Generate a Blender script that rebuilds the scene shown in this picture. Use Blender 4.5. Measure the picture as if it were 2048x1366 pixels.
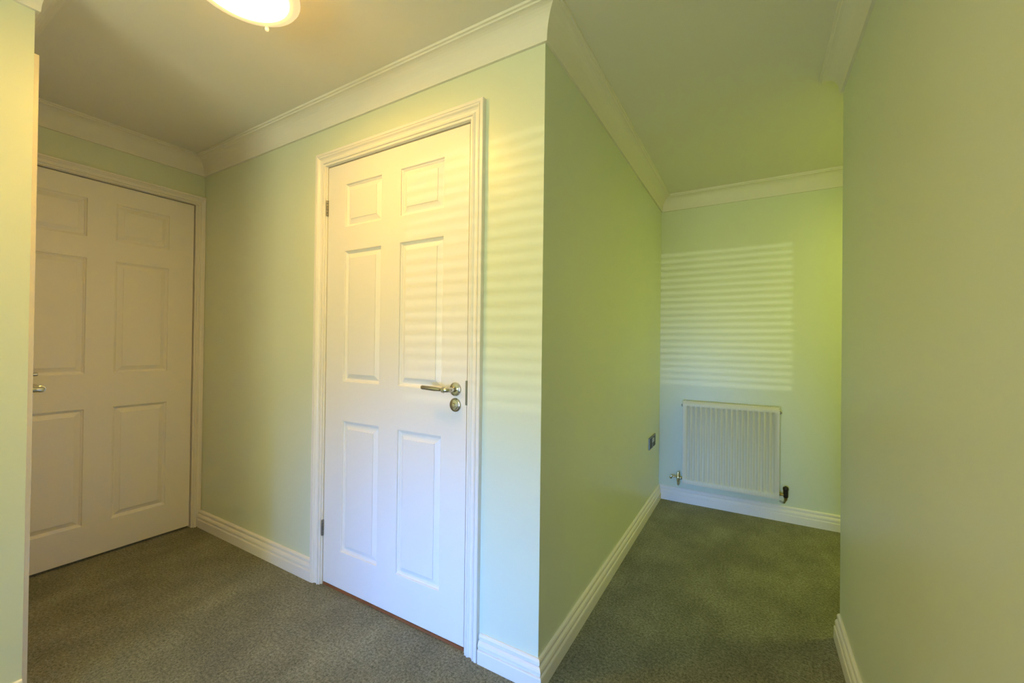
import bpy, bmesh, math, random
from mathutils import Vector, Matrix
random.seed(4)
for o in list(bpy.data.objects): bpy.data.objects.remove(o)
S = bpy.context.scene
C = bpy.context.collection

# ------------------------------------------------------------------ camera
def make_camera():
    y, p, r = [math.radians(a) for a in (30.315, .382, .704)]
    fw = Vector((-math.sin(y)*math.cos(p), math.cos(y)*math.cos(p), math.sin(p)))
    rt = Vector((math.cos(y), math.sin(y), 0)); up = rt.cross(fw)
    c, s = math.cos(r), math.sin(r)
    rt, up = c*rt+s*up, -s*rt+c*up
    cam = bpy.data.cameras.new('camera'); o = bpy.data.objects.new('camera', cam); C.objects.link(o)
    cam.sensor_width = 36; cam.lens = 826.35/2048*36; cam.clip_start = .02
    m = Matrix.Identity(4)
    for i in range(3):
        m[i][0], m[i][1], m[i][2] = rt[i], up[i], -fw[i]
    m[0][3], m[1][3], m[2][3] = 0, 0, 1.156
    o.matrix_world = m
    S.camera = o
make_camera()

# ------------------------------------------------------------------ world, light, exposure
W = bpy.data.worlds.new('world'); S.world = W; W.use_nodes = True
W.node_tree.nodes['Background'].inputs[0].default_value = (.98, .84, .88, 1)
W.node_tree.nodes['Background'].inputs[1].default_value = 3.1
S.view_settings.view_transform = 'Standard'; S.view_settings.look = 'None'
S.view_settings.gamma = 1; S.view_settings.use_curve_mapping = False
S.view_settings.exposure = 0.20

def light(name, kind, loc, power, col, rot=(0, 0, 0), **kw):
    l = bpy.data.lights.new(name, kind); l.energy = power; l.color = col
    for k, v in kw.items(): setattr(l, k, v)
    o = bpy.data.objects.new(name, l); C.objects.link(o); o.location = loc; o.rotation_euler = rot
    return o
# daylight through the window behind the camera (area lamp just outside the opening, facing in)
light('window_daylight', 'AREA', (-.55, -2.78, 1.15), 58, (.66, .74, .36), (math.radians(90), 0, 0),
      shape='RECTANGLE', size=1.5, size_y=1.8)
# added blue fill light just inside the window, for the lower door and walls
light('low_blue_fill', 'AREA', (-.72, -2.52, .40), 9, (.03, .19, .66), (math.radians(86), 0, math.radians(4)),
      shape='RECTANGLE', size=1.1, size_y=.5, spread=math.radians(32))
# low sun that throws the blind's faint stripes on the far wall
light('low_sun', 'SUN', (0, -6, 3), .24, (1, .97, .75), (math.radians(88.6), 0, 0), angle=math.radians(.3))
# lamp of the landing round the corner of the right wall
light('landing_lamp', 'AREA', (1.25, 2.75, 2.2), 20, (.42, .40, .055), (0, 0, 0), shape='DISK', size=.3)

# ------------------------------------------------------------------ materials
def mat(name, col, rough=.5, metal=0, bump=0, bscale=200, var=0, vscale=3, col2=None, emit=None, spec=.5, coat=0):
    m = bpy.data.materials.new(name); m.use_nodes = True
    n = m.node_tree.nodes; L = m.node_tree.links; b = n['Principled BSDF']
    b.inputs['Base Color'].default_value = (*col, 1)
    b.inputs['Roughness'].default_value = rough; b.inputs['Metallic'].default_value = metal
    b.inputs['Specular IOR Level'].default_value = spec
    b.inputs['Coat Weight'].default_value = coat
    tc = n.new('ShaderNodeTexCoord')
    if emit:
        b.inputs['Emission Color'].default_value = (*emit[0], 1); b.inputs['Emission Strength'].default_value = emit[1]
    if var:
        t = n.new('ShaderNodeTexNoise'); t.inputs['Scale'].default_value = vscale; t.inputs['Detail'].default_value = 4
        L.new(tc.outputs['Object'], t.inputs['Vector'])
        r = n.new('ShaderNodeMix'); r.data_type = 'RGBA'
        c2 = col2 or tuple(c*(1-var) for c in col)
        r.inputs[6].default_value = (*col, 1); r.inputs[7].default_value = (*c2, 1)
        L.new(t.outputs['Fac'], r.inputs[0]); L.new(r.outputs[2], b.inputs['Base Color'])
    if bump:
        t = n.new('ShaderNodeTexNoise'); t.inputs['Scale'].default_value = bscale; t.inputs['Detail'].default_value = 3
        L.new(tc.outputs['Object'], t.inputs['Vector'])
        bp = n.new('ShaderNodeBump'); bp.inputs['Strength'].default_value = bump; bp.inputs['Distance'].default_value = .002
        L.new(t.outputs['Fac'], bp.inputs['Height']); L.new(bp.outputs['Normal'], b.inputs['Normal'])
    return m
M_WALL = mat('mint_paint', (.77, .84, .68), .36, bump=.12, bscale=60, var=.04, vscale=2.5)
M_CEIL = mat('ceiling_paint', (.86, .85, .80), .9, bump=.12, bscale=120)
M_COVE = mat('coving_paint', (.88, .86, .80), .7, bump=.05, bscale=150)
M_GLOSS = mat('white_gloss', (.90, .88, .85), .33, bump=.03, bscale=90)
M_DOOR = mat('door_satin', (.90, .88, .86), .42, bump=.04, bscale=140)
M_CHROME = mat('satin_chrome', (.62, .60, .55), .18, 1)
M_DARKMETAL = mat('hinge_steel', (.33, .31, .27), .35, 1)
M_RAD = mat('radiator_enamel', (.74, .72, .60), .35)
M_BROWN = mat('dark_cap', (.018, .012, .010), .4)
M_BRASS = mat('brass_pipe', (.45, .36, .16), .3, 1)
M_WOOD = mat('threshold_wood', (.38, .13, .045), .5, var=.5, vscale=40)
M_BLACK = mat('gap_black', (.02, .018, .015), .8)
M_SOCK = mat('brushed_steel', (.30, .30, .27), .35, .8)
M_SOCKIN = mat('socket_insert', (.05, .055, .045), .5)
M_ROCKER = mat('rocker_white', (.62, .62, .58), .4)
M_SLAT = mat('blind_slat', (.85, .85, .82), .5)
M_GLASSLAMP = mat('lit_glass', (.9, .85, .7), .3, emit=((1, .52, .07), 60))
M_RIM = mat('glass_rim', (.45, .42, .36), .3, emit=((1, .70, .34), .72))

def carpet():
    m = bpy.data.materials.new('carpet'); m.use_nodes = True
    n = m.node_tree.nodes; L = m.node_tree.links; b = n['Principled BSDF']
    b.inputs['Roughness'].default_value = 1; b.inputs['Specular IOR Level'].default_value = .1
    b.inputs['Sheen Weight'].default_value = .15
    tc = n.new('ShaderNodeTexCoord')
    def noise(sc, det, ro=.6, vec=None):
        t = n.new('ShaderNodeTexNoise'); t.inputs['Scale'].default_value = sc; t.inputs['Detail'].default_value = det
        t.inputs['Roughness'].default_value = ro
        L.new(vec or tc.outputs['Object'], t.inputs['Vector']); return t
    fine = noise(105, 7, .95)
    r = n.new('ShaderNodeValToRGB'); L.new(fine.outputs['Fac'], r.inputs[0])
    e = r.color_ramp.elements
    e[0].position = .40; e[0].color = (.065, .072, .042, 1); e[1].position = .62; e[1].color = (.46, .45, .33, 1)
    big = noise(3.2, 3, .6)
    mp = n.new('ShaderNodeMapping'); mp.inputs['Scale'].default_value = (3, 1.5, 1); mp.inputs['Rotation'].default_value = (0, 0, .35)
    L.new(tc.outputs['Object'], mp.inputs['Vector'])
    st = noise(2.2, 3, .65, mp.outputs[0])
    mul = n.new('ShaderNodeMath'); mul.operation = 'MULTIPLY'; L.new(big.outputs['Fac'], mul.inputs[0]); L.new(st.outputs['Fac'], mul.inputs[1])
    mr = n.new('ShaderNodeMapRange'); mr.inputs[1].default_value = .15; mr.inputs[2].default_value = .38
    mr.inputs[3].default_value = .76; mr.inputs[4].default_value = 1.15
    L.new(mul.outputs[0], mr.inputs[0])
    mx = n.new('ShaderNodeVectorMath'); mx.operation = 'SCALE'; L.new(r.outputs[0], mx.inputs[0]); L.new(mr.outputs[0], mx.inputs['Scale'])
    L.new(mx.outputs[0], b.inputs['Base Color'])
    bp = n.new('ShaderNodeBump'); bp.inputs['Strength'].default_value = .6; bp.inputs['Distance'].default_value = .004
    L.new(fine.outputs['Fac'], bp.inputs['Height']); L.new(bp.outputs['Normal'], b.inputs['Normal'])
    return m
M_CARPET = carpet()

# ------------------------------------------------------------------ helpers
def obj(name, bm, m, parent=None, smooth=False, loc=None):
    me = bpy.data.meshes.new(name)
    bmesh.ops.recalc_face_normals(bm, faces=bm.faces)
    bm.to_mesh(me); bm.free(); me.materials.append(m)
    if smooth:
        for p in me.polygons: p.use_smooth = True
        me.set_sharp_from_angle(angle=math.radians(38))
    o = bpy.data.objects.new(name, me); C.objects.link(o)
    if parent: o.parent = parent
    if loc: o.location = loc
    return o
def dup(o, parent, loc=None, rotz=None):
    c = o.copy(); C.objects.link(c); c.parent = parent
    if loc is not None: c.location = loc
    for ch in o.children: dup(ch, c)
    return c
def empty(name, loc, rotz=0, parent=None):
    o = bpy.data.objects.new(name, None); C.objects.link(o); o.location = loc; o.rotation_euler = (0, 0, rotz)
    o.empty_display_size = .1
    if parent: o.parent = parent
    return o
def tag(o, label, cat=None, kind=None, group=None):
    o['label'] = label
    if cat: o['category'] = cat
    if kind: o['kind'] = kind
    if group: o['group'] = group
    return o
def add_box(bm, x0, x1, y0, y1, z0, z1, bevel=0):
    r = bmesh.ops.create_cube(bm, size=1)
    for v in r['verts']:
        v.co = Vector(((x0+x1)/2+v.co.x*(x1-x0), (y0+y1)/2+v.co.y*(y1-y0), (z0+z1)/2+v.co.z*(z1-z0)))
    if bevel:
        es = {e for v in r['verts'] for e in v.link_edges}
        bmesh.ops.bevel(bm, geom=list(es), offset=bevel, segments=2, affect='EDGES')
def box(x0, x1, y0, y1, z0, z1, bevel=0):
    bm = bmesh.new(); add_box(bm, x0, x1, y0, y1, z0, z1, bevel); return bm
def sweep(bm, prof, P0, P1, A, B, m0=0, m1=0):
    """prof [(a, b)] swept from P0 to P1; each end is shifted outwards by m*a (mitres)"""
    P0, P1, A, B = Vector(P0), Vector(P1), Vector(A), Vector(B)
    d = (P1-P0).normalized()
    s = [bm.verts.new(P0+A*a+B*b-d*m0*a) for a, b in prof]
    e = [bm.verts.new(P1+A*a+B*b+d*m1*a) for a, b in prof]
    n = len(prof)
    for i in range(n):
        j = (i+1) % n
        bm.faces.new((s[i], s[j], e[j], e[i]))
    bm.faces.new(s[::-1]); bm.faces.new(e)
def lathe(bm, prof, org, axis, seg=32):
    """prof [(r, h)] turned about axis through org"""
    org, axis = Vector(org), Vector(axis).normalized()
    u = axis.orthogonal().normalized(); v = axis.cross(u)
    rings = []
    for r, h in prof:
        if r < 1e-6: rings.append([bm.verts.new(org+axis*h)])
        else: rings.append([bm.verts.new(org+axis*h+(u*math.cos(t)+v*math.sin(t))*r) for t in [2*math.pi*k/seg for k in range(seg)]])
    for a, b in zip(rings, rings[1:]):
        for k in range(seg):
            q = [a[k % len(a)], a[(k+1) % len(a)], b[(k+1) % len(b)], b[k % len(b)]]
            f = []
            for w in q:
                if w not in f: f.append(w)
            if len(f) > 2: bm.faces.new(f)
    for rg in (rings[0], rings[-1]):
        if len(rg) > 1: bm.faces.new(rg)
def tube(bm, pts, rads, seg=14, cap=True):
    pts = [Vector(p) for p in pts]; rings = []
    if not isinstance(rads, (list, tuple)): rads = [rads]*len(pts)
    ref = None
    for i, p in enumerate(pts):
        d = ((pts[i+1] if i+1 < len(pts) else p)-(pts[i-1] if i else p)).normalized()
        u = d.orthogonal().normalized() if ref is None else (ref-d*ref.dot(d)).normalized()
        ref = u; v = d.cross(u)
        rings.append([bm.verts.new(p+(u*math.cos(t)+v*math.sin(t))*rads[i]) for t in [2*math.pi*k/seg for k in range(seg)]])
    for a, b in zip(rings, rings[1:]):
        for k in range(seg): bm.faces.new((a[k], a[(k+1) % seg], b[(k+1) % seg], b[k]))
    if cap: bm.faces.new(rings[0][::-1]); bm.faces.new(rings[-1])

# ------------------------------------------------------------------ plan
XL, YM, XC, YF, XR, YR, XN, YN = -2.985, 1.2576, -.618, 3.308, .304, 2.09, -1.95, .351
YB, XE, H, T = -2.6, 1.75, 2.289, .10
def struct(name, bm, m, label, cat):
    return tag(obj(name, bm, m), label, cat, 'structure')
struct('floor', box(XL-T, XE+T, YB-T, YF+T, -.06, 0), M_CARPET, 'mottled grey green carpet covering the whole hall floor', 'floor')
struct('ceiling', box(XL-T, XE+T, YB-T, YF+T, H, H+.1), M_CEIL, 'plain off white painted ceiling of the hall', 'ceiling')

DW, DH = .835, 1.99                       # door leaf
OP = .006                                 # clearance of the lining round the leaf
def wall_x(name, y0, y1, x0, x1, holes, label, m=M_WALL):      # wall running along x with holes (xa, xb, za, zb)
    bm = bmesh.new(); x = x0
    for xa, xb, za, zb in holes:
        add_box(bm, x, xa, y0, y1, 0, H); add_box(bm, xa, xb, y0, y1, zb, H)
        if za > 0: add_box(bm, xa, xb, y0, y1, 0, za)
        x = xb
    add_box(bm, x, x1, y0, y1, 0, H)
    bmesh.ops.remove_doubles(bm, verts=bm.verts, dist=1e-5)
    return struct(name, bm, m, label, 'wall')
def wall_y(name, x0, x1, y0, y1, holes, label, m=M_WALL):
    bm = bmesh.new(); y = y0
    for ya, yb, za, zb in holes:
        add_box(bm, x0, x1, y, ya, 0, H); add_box(bm, x0, x1, ya, yb, zb, H); y = yb
    add_box(bm, x0, x1, y, y1, 0, H)
    return struct(name, bm, m, label, 'wall')
LN = .03                                  # lining thickness
D1X = -1.768; D2Y = .372; D3X = -2.045
hole = lambda a: (a-LN, a+DW+LN, 0, DH+LN)
wall_x('wall_center', YM, YM+T, XL-T, XC, [hole(D1X)], 'mint green wall around the bright white door facing the viewer')
wall_y('wall_recess', XL-T, XL, YN-T, YM, [hole(D2Y)], 'mint green wall above the white door at far left')
wall_x('wall_recess_front', YN-T, YN, XL, XN-T, [(D3X-DW-LN, D3X+LN, 0, DH+LN)], 'mint green wall of the left recess turned away from view')
wall_y('wall_left', XN-T, XN, YB, YN, [], 'pale green wall strip at the left edge of the picture')
wall_y('wall_corridor', XC-T, XC, YM+T, YF, [], 'shaded green side wall of the passage with the metal socket')
wall_x('wall_far', YF, YF+T, XC-T, XE+T, [], 'pale green end wall behind the radiator')
wall_y('wall_right', XR, XR+T, YB, YR, [], 'large green wall along the right edge of the picture')
wall_x('wall_landing', YR-T, YR, XR+T, XE, [], 'green wall round the corner of the right wall')
wall_y('wall_landing_end', XE, XE+T, YR-T, YF, [], 'green end wall of the landing round the corner')
WX0, WX1, WZ0, WZ1 = -1.3, .26, .12, 2.05
wall_x('wall_back', YB-T, YB, XN-T, XR+T, [(WX0, WX1, WZ0, WZ1)], 'green wall behind the viewer with the window')

struct('sun_blocker', box(-3.2, 2.2, -3.4, -3.3, -.06, 1.02), M_SLAT, 'added low block outside the window behind the viewer, cutting off low sun', 'wall')  # added out of view to keep the low sun off the radiator
# coving --------------------------------------------------------------
cp = [(0, 0), (.073, 0), (.073, .009), (.066, .010)]
for k in range(0, 11):
    a = math.radians(90-9*k); cp.append((.064-.053*math.cos(a), .101-.086*math.sin(a)))
cp += [(.010, .108), (0, .108)]
def coving(name, P0, P1, n, m0, m1, label):
    bm = bmesh.new(); sweep(bm, cp, (*P0, H), (*P1, H), (*n, 0), (0, 0, -1), m0, m1)
    return struct(name, bm, M_COVE, label, 'coving')
coving('trim_1', (XL, YM), (XC, YM), (0, -1), -1, 1, 'cream cove moulding above the bright white centre door')
coving('trim_2', (XL, YN), (XL, YM), (1, 0), -1, -1, 'cream cove moulding above the far left door')
coving('trim_3', (XC, YM), (XC, YF), (1, 0), 1, -1, 'shaded cove moulding running down the passage wall')
coving('trim_4', (XC, YF), (XE, YF), (0, -1), -1, -1, 'bright cove moulding above the radiator wall')
coving('trim_5', (XR, YB), (XR, YR), (-1, 0), -1, 1, 'cove moulding on the right wall, ending at its far corner')
coving('trim_8', (XR, YR), (XE, YR), (0, 1), 1, -1, 'cove moulding on the landing wall round the corner, hidden from view')
coving('trim_6', (XN, YB), (XN, YN), (1, 0), -1, 1, 'cove moulding at the top left corner of the picture')
coving('trim_7', (XN, YN), (XL, YN), (0, 1), 1, -1, 'cove moulding over the door turned away from view')

# skirting boards -------------------------------------------------------
sp = [(0, 0), (.020, 0), (.020, .046), (.0185, .050), (.0135, .0515), (.0130, .0555), (.0165, .0575), (.0170, .066),
      (.0145, .074), (.0095, .079), (.0060, .080), (.0060, .0845), (.0100, .086), (.0105, .094), (.008, .099), (.004, .102), (0, .102)]
def skirting(name, P0, P1, n, m0, m1, label):
    bm = bmesh.new(); sweep(bm, sp, (*P0, 0), (*P1, 0), (*n, 0), (0, 0, 1), m0, m1)
    return struct(name, bm, M_GLOSS, label, 'skirting board')
skirting('baseboard_center', (XL, YM), (D1X-.071, YM), (0, -1), -1, 0, 'cream skirting board between the two visible doors')
skirting('baseboard_corner', (D1X+DW+.079, YM), (XC, YM), (0, -1), 0, 1, 'short bluish white skirting board right of the centre door')
skirting('baseboard_corridor', (XC, YM), (XC, YF), (1, 0), 1, -1, 'yellowish skirting board along the passage wall below the socket')
skirting('baseboard_far', (XC, YF), (XE, YF), (0, -1), -1, -1, 'skirting board under the radiator')
skirting('baseboard_right', (XR, YB), (XR, YR-.004), (-1, 0), -1, 0, 'skirting board at the foot of the right wall')
skirting('baseboard_left', (XN, YB), (XN, YN), (1, 0), -1, 0, 'skirting board in the bottom left corner of the picture')

# ------------------------------------------------------------------ doors (local: x across, -y towards the viewer, z up)
US = [(.121, .364), (.473, .714)]
ZS = [(.184, .792), (.973, 1.581), (1.690, 1.893)]
def leaf_mesh():
    bm = bmesh.new(); t = .036; z0 = .015
    xs = [0, US[0][0], US[0][1], US[1][0], US[1][1], DW]
    zs = [z0] + [z for p in ZS for z in p] + [DH]
    V = {}
    def v(i, k, y):
        key = (i, k, y)
        if key not in V: V[key] = bm.verts.new((xs[i], y, zs[k]))
        return V[key]
    for i in range(5):
        for k in range(7):
            if i in (1, 3) and k in (1, 3, 5): continue
            bm.faces.new((v(i, k, 0), v(i+1, k, 0), v(i+1, k+1, 0), v(i, k+1, 0)))
    for k in range(7):
        for i in (0, 5): bm.faces.new((v(i, k, 0), v(i, k+1, 0), v(i, k+1, t), v(i, k, t)))
    for i in range(5):
        for k in (0, 7): bm.faces.new((v(i, k, 0), v(i+1, k, 0), v(i+1, k, t), v(i, k, t)))
    for i in range(5):
        for k in range(7): bm.faces.new((v(i, k, t), v(i+1, k, t), v(i+1, k+1, t), v(i, k+1, t)))
    return bm
def panel_mesh(w, h):
    """moulded panel: steep ogee down from the face, flat groove, bevel rising to a raised field"""
    bm = bmesh.new()
    prof = [(0, 0), (.0025, .0010), (.0045, .0070), (.0085, .0085), (.012, .0125), (.0150, .0130), (.035, .0048), (.0365, .0046), (.037, .0022)]
    rings = [[bm.verts.new((sx*(w/2-d), y, sz*(h/2-d))) for sx, sz in ((-1, -1), (1, -1), (1, 1), (-1, 1))] for d, y in prof]
    for a, b in zip(rings, rings[1:]):
        for k in range(4): bm.faces.new((a[k], a[(k+1) % 4], b[(k+1) % 4], b[k]))
    bm.faces.new(rings[-1])
    bk = [bm.verts.new((sx*w/2, .02, sz*h/2)) for sx, sz in ((-1, -1), (1, -1), (1, 1), (-1, 1))]
    for k in range(4): bm.faces.new((rings[0][k], rings[0][(k+1) % 4], bk[(k+1) % 4], bk[k]))
    bm.faces.new(bk)
    return bm
ap = [(0, 0), (0, .008), (.002, .0100), (.008, .0100), (.009, .0080), (.0105, .0080), (.012, .0135), (.015, .0145), (.019, .0120), (.023, .0085),
      (.030, .0085), (.036, .0120), (.041, .0180), (.045, .0195), (.0465, .0160), (.0485, .0160), (.050, .0195), (.060, .0200), (.062, .0185), (.062, 0)]
def make_door(name, loc, rotz, kind, label, aw=1.0, at=1.0, hinge_left=True, wall_front=.0045, hinges=True):
    root = tag(empty(name, loc, rotz), label, 'door', 'structure')
    lf = obj('leaf', leaf_mesh(), M_DOOR, root)
    short = long_ = None
    for u0, u1 in US:
        for z0, z1 in ZS:
            p = obj('panel', panel_mesh(u1-u0, z1-z0), M_DOOR, lf, loc=((u0+u1)/2, 0, (z0+z1)/2))
    # lining round the opening, the leaf closes into it
    wf = -wall_front
    for nm, bm in (('lining', box(-LN, -.0035, wf, wf+T, 0, DH+LN)), ('lining', box(DW+.0055, DW+LN, wf, wf+T, 0, DH+LN)),
                   ('lining', box(-.0035, DW+.0055, wf, wf+T, DH+.005, DH+LN))):
        obj(nm, bm, M_GLOSS, root)
    for nm, bm in (('door_stop', box(-.004, .010, .038, .05, 0, DH)), ('door_stop', box(DW-.010, DW+.004, .038, .05, 0, DH)),
                   ('door_stop', box(-.004, DW+.004, .038, .05, DH-.012, DH+.004))):
        obj(nm, bm, M_GLOSS, root)
    # architraves: mitred at the head
    i = .0095; a = [(u*aw, h*at) for u, h in ap]
    xl, xr, zt = -i, DW+i+.003, DH+.007
    bm = bmesh.new(); sweep(bm, a, (xl, wf, 0), (xl, wf, zt), (-1, 0, 0), (0, -1, 0), 0, 1); obj('architrave', bm, M_GLOSS, root)
    bm = bmesh.new(); sweep(bm, a, (xr, wf, 0), (xr, wf, zt), (1, 0, 0), (0, -1, 0), 0, 1); obj('architrave', bm, M_GLOSS, root)
    bm = bmesh.new(); sweep(bm, a, (xl, wf, zt), (xr, wf, zt), (0, 0, 1), (0, -1, 0), 1, 1); obj('architrave', bm, M_GLOSS, root)
    # lever handle on a round rose
    s = -1 if hinge_left else 1
    hx = DW-.052 if hinge_left else .064
    hz = .981
    bm = bmesh.new()
    lathe(bm, [(.0265, 0), (.0265, .004), (.025, .0065), (.0215, .0075), (.0205, .0095), (.017, .0105), (0, .0105)], (hx, 0, hz), (0, -1, 0), 40)
    hd = obj('handle', bm, M_CHROME, root, True)
    bm = bmesh.new()
    tube(bm, [(hx, -.008, hz), (hx, -.030, hz), (hx, -.040, hz), (hx+s*.003, -.047, hz), (hx+s*.010, -.051, hz), (hx+s*.016, -.052, hz)],
         [.0105, .009, .009, .0095, .0095, .0088], 20)
    lathe(bm, [(.0088, 0), (.0115, .002), (.0115, .007), (.0085, .009), (.0075, .012), (.0072, .026), (.0090, .044), (.0092, .060),
               (.0088, .108), (.0080, .111), (0, .112)], (hx+s*.014, -.052, hz), (s, 0, .035), 24)
    obj('lever', bm, M_CHROME, hd, True)
    if kind == 'turn':
        bm = bmesh.new()
        lathe(bm, [(.0265, 0), (.0265, .004), (.0245, .0065), (.0205, .0075), (.0195, .0095), (.012, .0115), (0, .012)], (hx, 0, .921), (0, -1, 0), 40)
        es = obj('lock_rose', bm, M_CHROME, root, True)
        bm = bmesh.new()
        lathe(bm, [(.0085, .008), (.0085, .013), (.0065, .0165), (0, .0175)], (hx, 0, .921), (0, -1, 0), 24)
        obj('release_button', bm, M_CHROME, es, True)
    # hinges: knuckle with leaves in the gap
    if not hinges: return root
    ex = -.002 if hinge_left else DW+.002
    hb = bmesh.new()
    for k in range(5):
        z = -.0375+.015*k
        lathe(hb, [(.0035, 0), (.0055, .0008), (.0055, .0138), (.0035, .0146)], (0, -.005, z), (0, 0, 1), 14)
    add_box(hb, -.0032, .0032, -.003, .02, -.0375, .0375)
    h0 = obj('hinge', hb, M_DARKMETAL, root, True, loc=(ex, 0, 1.797)); dup(h0, root, (ex, 0, .270))
    if kind == 'turn':
        sx = DW+.003 if hinge_left else -.003
        obj('strike_plate', box(sx-.0025, sx+.0065, -.0105, .022, .925, 1.017, .001), M_SOCK, root)
    return root
d1 = make_door('door_1', (D1X, YM+.0045, 0), 0, 'turn', 'bright white six-panel door at the centre with lever and round lock')
d2 = make_door('door_2', (XL-.013, D2Y, 0), math.pi/2, 'plain', 'yellow-lit cream six-panel door at far left, partly cut off', aw=.8, hinge_left=False, wall_front=.013, hinges=False)
d3 = make_door('door_3', (D3X, YN-.0045, 0), math.pi, 'plain', 'door edge at far left, only frame edge and lever showing', at=.78, hinge_left=False, hinges=False)
obj('threshold', box(0, DW, -.001, .10, 0, .0125, .001), M_WOOD, d1)
obj('backing', box(-LN, DW+LN, T+.01, T+.02, 0, DH+LN), M_BLACK, d1)
obj('backing', box(-LN, DW+LN, T+.01, T+.02, 0, DH+LN), M_BLACK, d2)
obj('backing', box(-LN, DW+LN, T+.01, T+.02, 0, DH+LN), M_BLACK, d3)

for ch in d3.children:
    if ch.name.startswith('handle'): ch.scale = (1, 1.25, 1)
# ------------------------------------------------------------------ window and blind behind the viewer
w = tag(empty('window_1', ((WX0+WX1)/2, YB-.05, WZ0)), 'white framed window behind the viewer', 'window', 'structure')
ww, wh = WX1-WX0, WZ1-WZ0
for x0, x1, z0, z1 in ((-ww/2, -ww/2+.04, 0, wh), (ww/2-.04, ww/2, 0, wh), (-ww/2, ww/2, 0, .04), (-ww/2, ww/2, wh-.04, wh)):
    obj('frame', box(x0, x1, -.03, .03, z0, z1), M_GLOSS, w)
bl = tag(empty('window_blind', ((WX0+WX1)/2, YB+.035, WZ1)), 'white slatted blind over the window behind the viewer', 'blind')
obj('head_rail', box(-ww/2, ww/2, -.025, .025, -.05, 0), M_SLAT, bl)
s0 = None
for k in range(38):
    z = -.085-k*.048
    if s0 is None: s0 = obj('slat', box(-ww/2+.01, ww/2-.01, -.022, .022, -.0012, .0012), M_SLAT, bl, loc=(0, 0, z)); s0.rotation_euler = (.5, 0, 0)
    else: dup(s0, bl, (0, 0, z))

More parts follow.
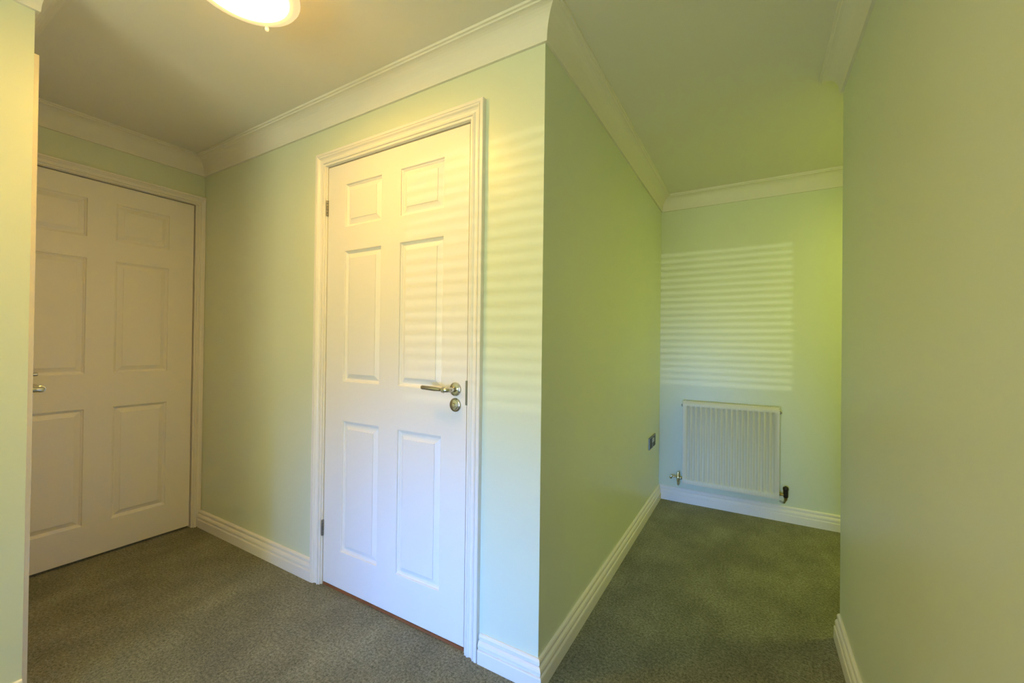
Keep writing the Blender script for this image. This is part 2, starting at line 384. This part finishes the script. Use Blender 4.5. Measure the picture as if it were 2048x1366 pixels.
# ------------------------------------------------------------------ radiator
def radiator():
    RX0, RX1, Z0, Z1, YFc = -.443, .152, .155, .758, YF-.062      # front face
    W_, Hh = RX1-RX0, Z1-Z0
    r = tag(empty('radiator', ((RX0+RX1)/2, YF-.04, Z0)), 'white ribbed panel radiator hung on the end wall low above the skirting', 'radiator')
    hx = W_/2; yf = -.022
    # pressed front panel: grid with rounded vertical channels
    bm = bmesh.new()
    n = 17; pitch = (W_-.042)/n
    xs = [-hx]; ys = [0]
    cols = [(-hx, 0.0)]
    for k in range(n):
        c0 = -hx+.021+pitch*(k+.5)
        for dx, dp in ((-.44, 0), (-.32, .25), (-.18, .85), (-.08, 1), (.08, 1), (.18, .85), (.32, .25), (.44, 0)):
            cols.append((c0+dx*pitch, dp))
    cols.append((hx, 0.0))
    zz = [(0, 0), (.030, 0), (.036, .5), (.044, 1), (Hh-.050, 1), (Hh-.042, .5), (Hh-.036, 0), (Hh-.012, 0)]
    G = [[bm.verts.new((x, yf+dp*zk*.012, z)) for z, zk in zz] for x, dp in cols]
    for a, b in zip(G, G[1:]):
        for k in range(len(zz)-1): bm.faces.new((a[k], b[k], b[k+1], a[k+1]))
    # rolled edge to the sides, top lip
    top = [bm.verts.new((x, yf+.006, Hh-.003)) for x, _ in cols]; top2 = [bm.verts.new((x, yf+.012, Hh-.003)) for x, _ in cols]
    for i in range(len(cols)-1):
        bm.faces.new((G[i][-1], G[i+1][-1], top[i+1], top[i])); bm.faces.new((top[i], top[i+1], top2[i+1], top2[i]))
        b0 = G[i][0]
    bot = [bm.verts.new((x, yf+.012, 0)) for x, _ in cols]
    for i in range(len(cols)-1): bm.faces.new((G[i][0], G[i+1][0], bot[i+1], bot[i]))
    for col, c2, t2, tp in ((G[0], bot[0], top2[0], top[0]), (G[-1], bot[-1], top2[-1], top[-1])):
        bm.faces.new([*col, tp, t2, c2])
    o = obj('front_panel', bm, M_RAD, r, True)
    for s in (-1, 1):
        obj('side_panel', box(s*hx-.0012, s*hx+.0012, yf+.001, .022, .004, Hh-.002, .0008), M_RAD, r)
    # top grille: dark slots between bars
    bm = bmesh.new()
    add_box(bm, -hx, hx, -.010, -.006, Hh-.006, Hh); add_box(bm, -hx, hx, .018, .022, Hh-.006, Hh)
    for k in range(41):
        x = -hx+W_*k/40; add_box(bm, x-.0022, x+.0022, -.008, .020, Hh-.005, Hh-.001)
    obj('top_grille', bm, M_RAD, r)
    obj('convector', box(-hx+.01, hx-.01, -.006, .018, .03, Hh-.03), M_SOCK, r)
    for x in (-hx+.09, hx-.09): obj('bracket', box(x-.015, x+.015, .018, .041, .06, Hh-.06, .001), M_RAD, r)
    # bleed plugs at the upper corners
    for s in (-1, 1):
        bm = bmesh.new(); lathe(bm, [(.010, 0), (.010, .008), (.006, .009), (.006, .014), (0, .0145)], (s*hx, .002, Hh-.035), (s, 0, 0), 16)
        obj('air_plug', bm, M_DARKMETAL, r, True)
    # left: chrome lockshield valve
    bm = bmesh.new()
    tube(bm, [(-hx, .002, .030), (-hx-.012, .002, .030)], .011, 6)
    tube(bm, [(-hx-.010, .002, .030), (-hx-.028, .002, .030)], .009)
    lathe(bm, [(.009, -.026), (.011, -.018), (.011, .010), (.0085, .014), (.0085, .040), (.007, .044), (0, .045)], (-hx-.032, .002, .030), (0, 0, 1), 20)
    v = obj('lockshield_valve', bm, M_CHROME, r, True)
    bm = bmesh.new()
    tube(bm, [(-hx-.040, .002, .034), (-hx-.060, -.002, .036), (-hx-.082, -.006, .040)], [.005, .006, .004])
    lathe(bm, [(.004, 0), (.009, .004), (.010, .016), (.007, .022), (0, .023)], (-hx-.078, -.005, .040), (-.25, -.1, -1), 16)
    obj('drain_spout', bm, M_CHROME, v, True)
    bm = bmesh.new(); tube(bm, [(-hx-.032, .002, .006), (-hx-.032, .002, -.02), (-hx-.032, .02, -.028), (-hx-.032, .041, -.028)], .0075)
    obj('pipe', bm, M_CHROME, r, True)
    # right: thermostatic valve with dark head
    bm = bmesh.new()
    tube(bm, [(hx, .002, .030), (hx+.012, .002, .030)], .010, 6)
    tube(bm, [(hx+.010, .002, .030), (hx+.034, .002, .030)], .0075)
    lathe(bm, [(.008, -.034), (.010, -.028), (.010, .006), (0, .008)], (hx+.038, .002, .030), (0, 0, 1), 20)
    v2 = obj('thermostat_valve', bm, M_BRASS, r, True)
    bm = bmesh.new()
    lathe(bm, [(.010, -.018), (.0135, -.014), (.0145, .0), (.0145, .030), (.0165, .036), (.0165, .046), (.012, .053), (.004, .055), (.004, .058), (0, .059)],
          (hx+.038, .002, .030), (0, 0, 1), 24)
    obj('dial_head', bm, M_BROWN, v2, True)
    bm = bmesh.new(); tube(bm, [(hx+.036, .002, -.004), (hx+.030, .006, -.022), (hx+.020, .02, -.028), (hx+.010, .041, -.028)], .0075)
    obj('pipe', bm, M_CHROME, r, True)
radiator()

# ------------------------------------------------------------------ socket on the passage wall
def socket():
    y0, y1, z0, z1 = 2.925, 3.125, .440, .523
    r = tag(empty('wall_socket', (XC, (y0+y1)/2, (z0+z1)/2)), 'brushed metal double socket on the passage wall by the radiator corner', 'socket')
    hy, hz = (y1-y0)/2, (z1-z0)/2
    obj('plate', box(0, .009, -hy, hy, -hz, hz, .0015), M_SOCK, r)
    for s in (-1, 1):
        i = obj('insert', box(.008, .0105, s*.050-.030, s*.050+.030, -hz+.006, hz-.010), M_SOCKIN, r)
    for s in (-1, 1):
        obj('rocker', box(.010, .0140, s*.018-.010, s*.018+.010, -.002, .026, .001), M_ROCKER, r)
    for s in (-1, 1):
        bm = bmesh.new(); lathe(bm, [(.003, .008), (.003, .0096), (0, .0098)], (0, s*(hy-.012), 0), (1, 0, 0), 12); obj('screw', bm, M_CHROME, r, True)
socket()

# ------------------------------------------------------------------ ceiling lamp
def lamp():
    cx, cy, R = -1.315, .645, .150
    r = tag(empty('ceiling_light', (cx, cy, H)), 'lit round frosted glass ceiling light with clip knobs', 'ceiling lamp')
    bm = bmesh.new(); lathe(bm, [(.118, 0), (.118, -.060), (.1225, -.080), (0, -.080)], (0, 0, 0), (0, 0, 1), 48)
    obj('base', bm, M_COVE, r, True)
    bm = bmesh.new()
    lathe(bm, [(R-.029, -.0935), (R-.027, -.0945), (R-.014, -.0935), (R-.003, -.088), (R, -.083), (R-.003, -.080), (R-.015, -.084), (R-.029, -.085)], (0, 0, 0), (0, 0, 1), 72)
    obj('rim', bm, M_RIM, r, True)
    prof = [(0.0, -.110)]+[((R-.0305)*math.sin(math.radians(a)), -.093-.017*math.cos(math.radians(a))) for a in range(10, 91, 10)]
    prof += [(R-.030, -.084), (.06, -.086), (0, -.086)]
    bm = bmesh.new(); lathe(bm, prof, (0, 0, 0), (0, 0, 1), 72)
    obj('glass_dish', bm, M_GLASSLAMP, r, True)
    for k in range(3):
        a = math.radians(127+120*k)
        x, y = math.cos(a)*(R-.004), math.sin(a)*(R-.004)
        bm = bmesh.new()
        lathe(bm, [(0, -.104), (.005, -.102), (.0065, -.096), (.005, -.090), (.003, -.088), (.003, -.04)], (x, y, 0), (0, 0, 1), 16)
        obj('clip_knob', bm, M_RIM, r, True)
    for k in range(3):
        a = math.radians(67+120*k)
        bm = bmesh.new(); tube(bm, [(math.cos(a)*.09, math.sin(a)*.09, -.03), (math.cos(a)*.13, math.sin(a)*.13, -.085)], .003, 8)
        obj('spring_arm', bm, M_CHROME, r, True)
lamp()
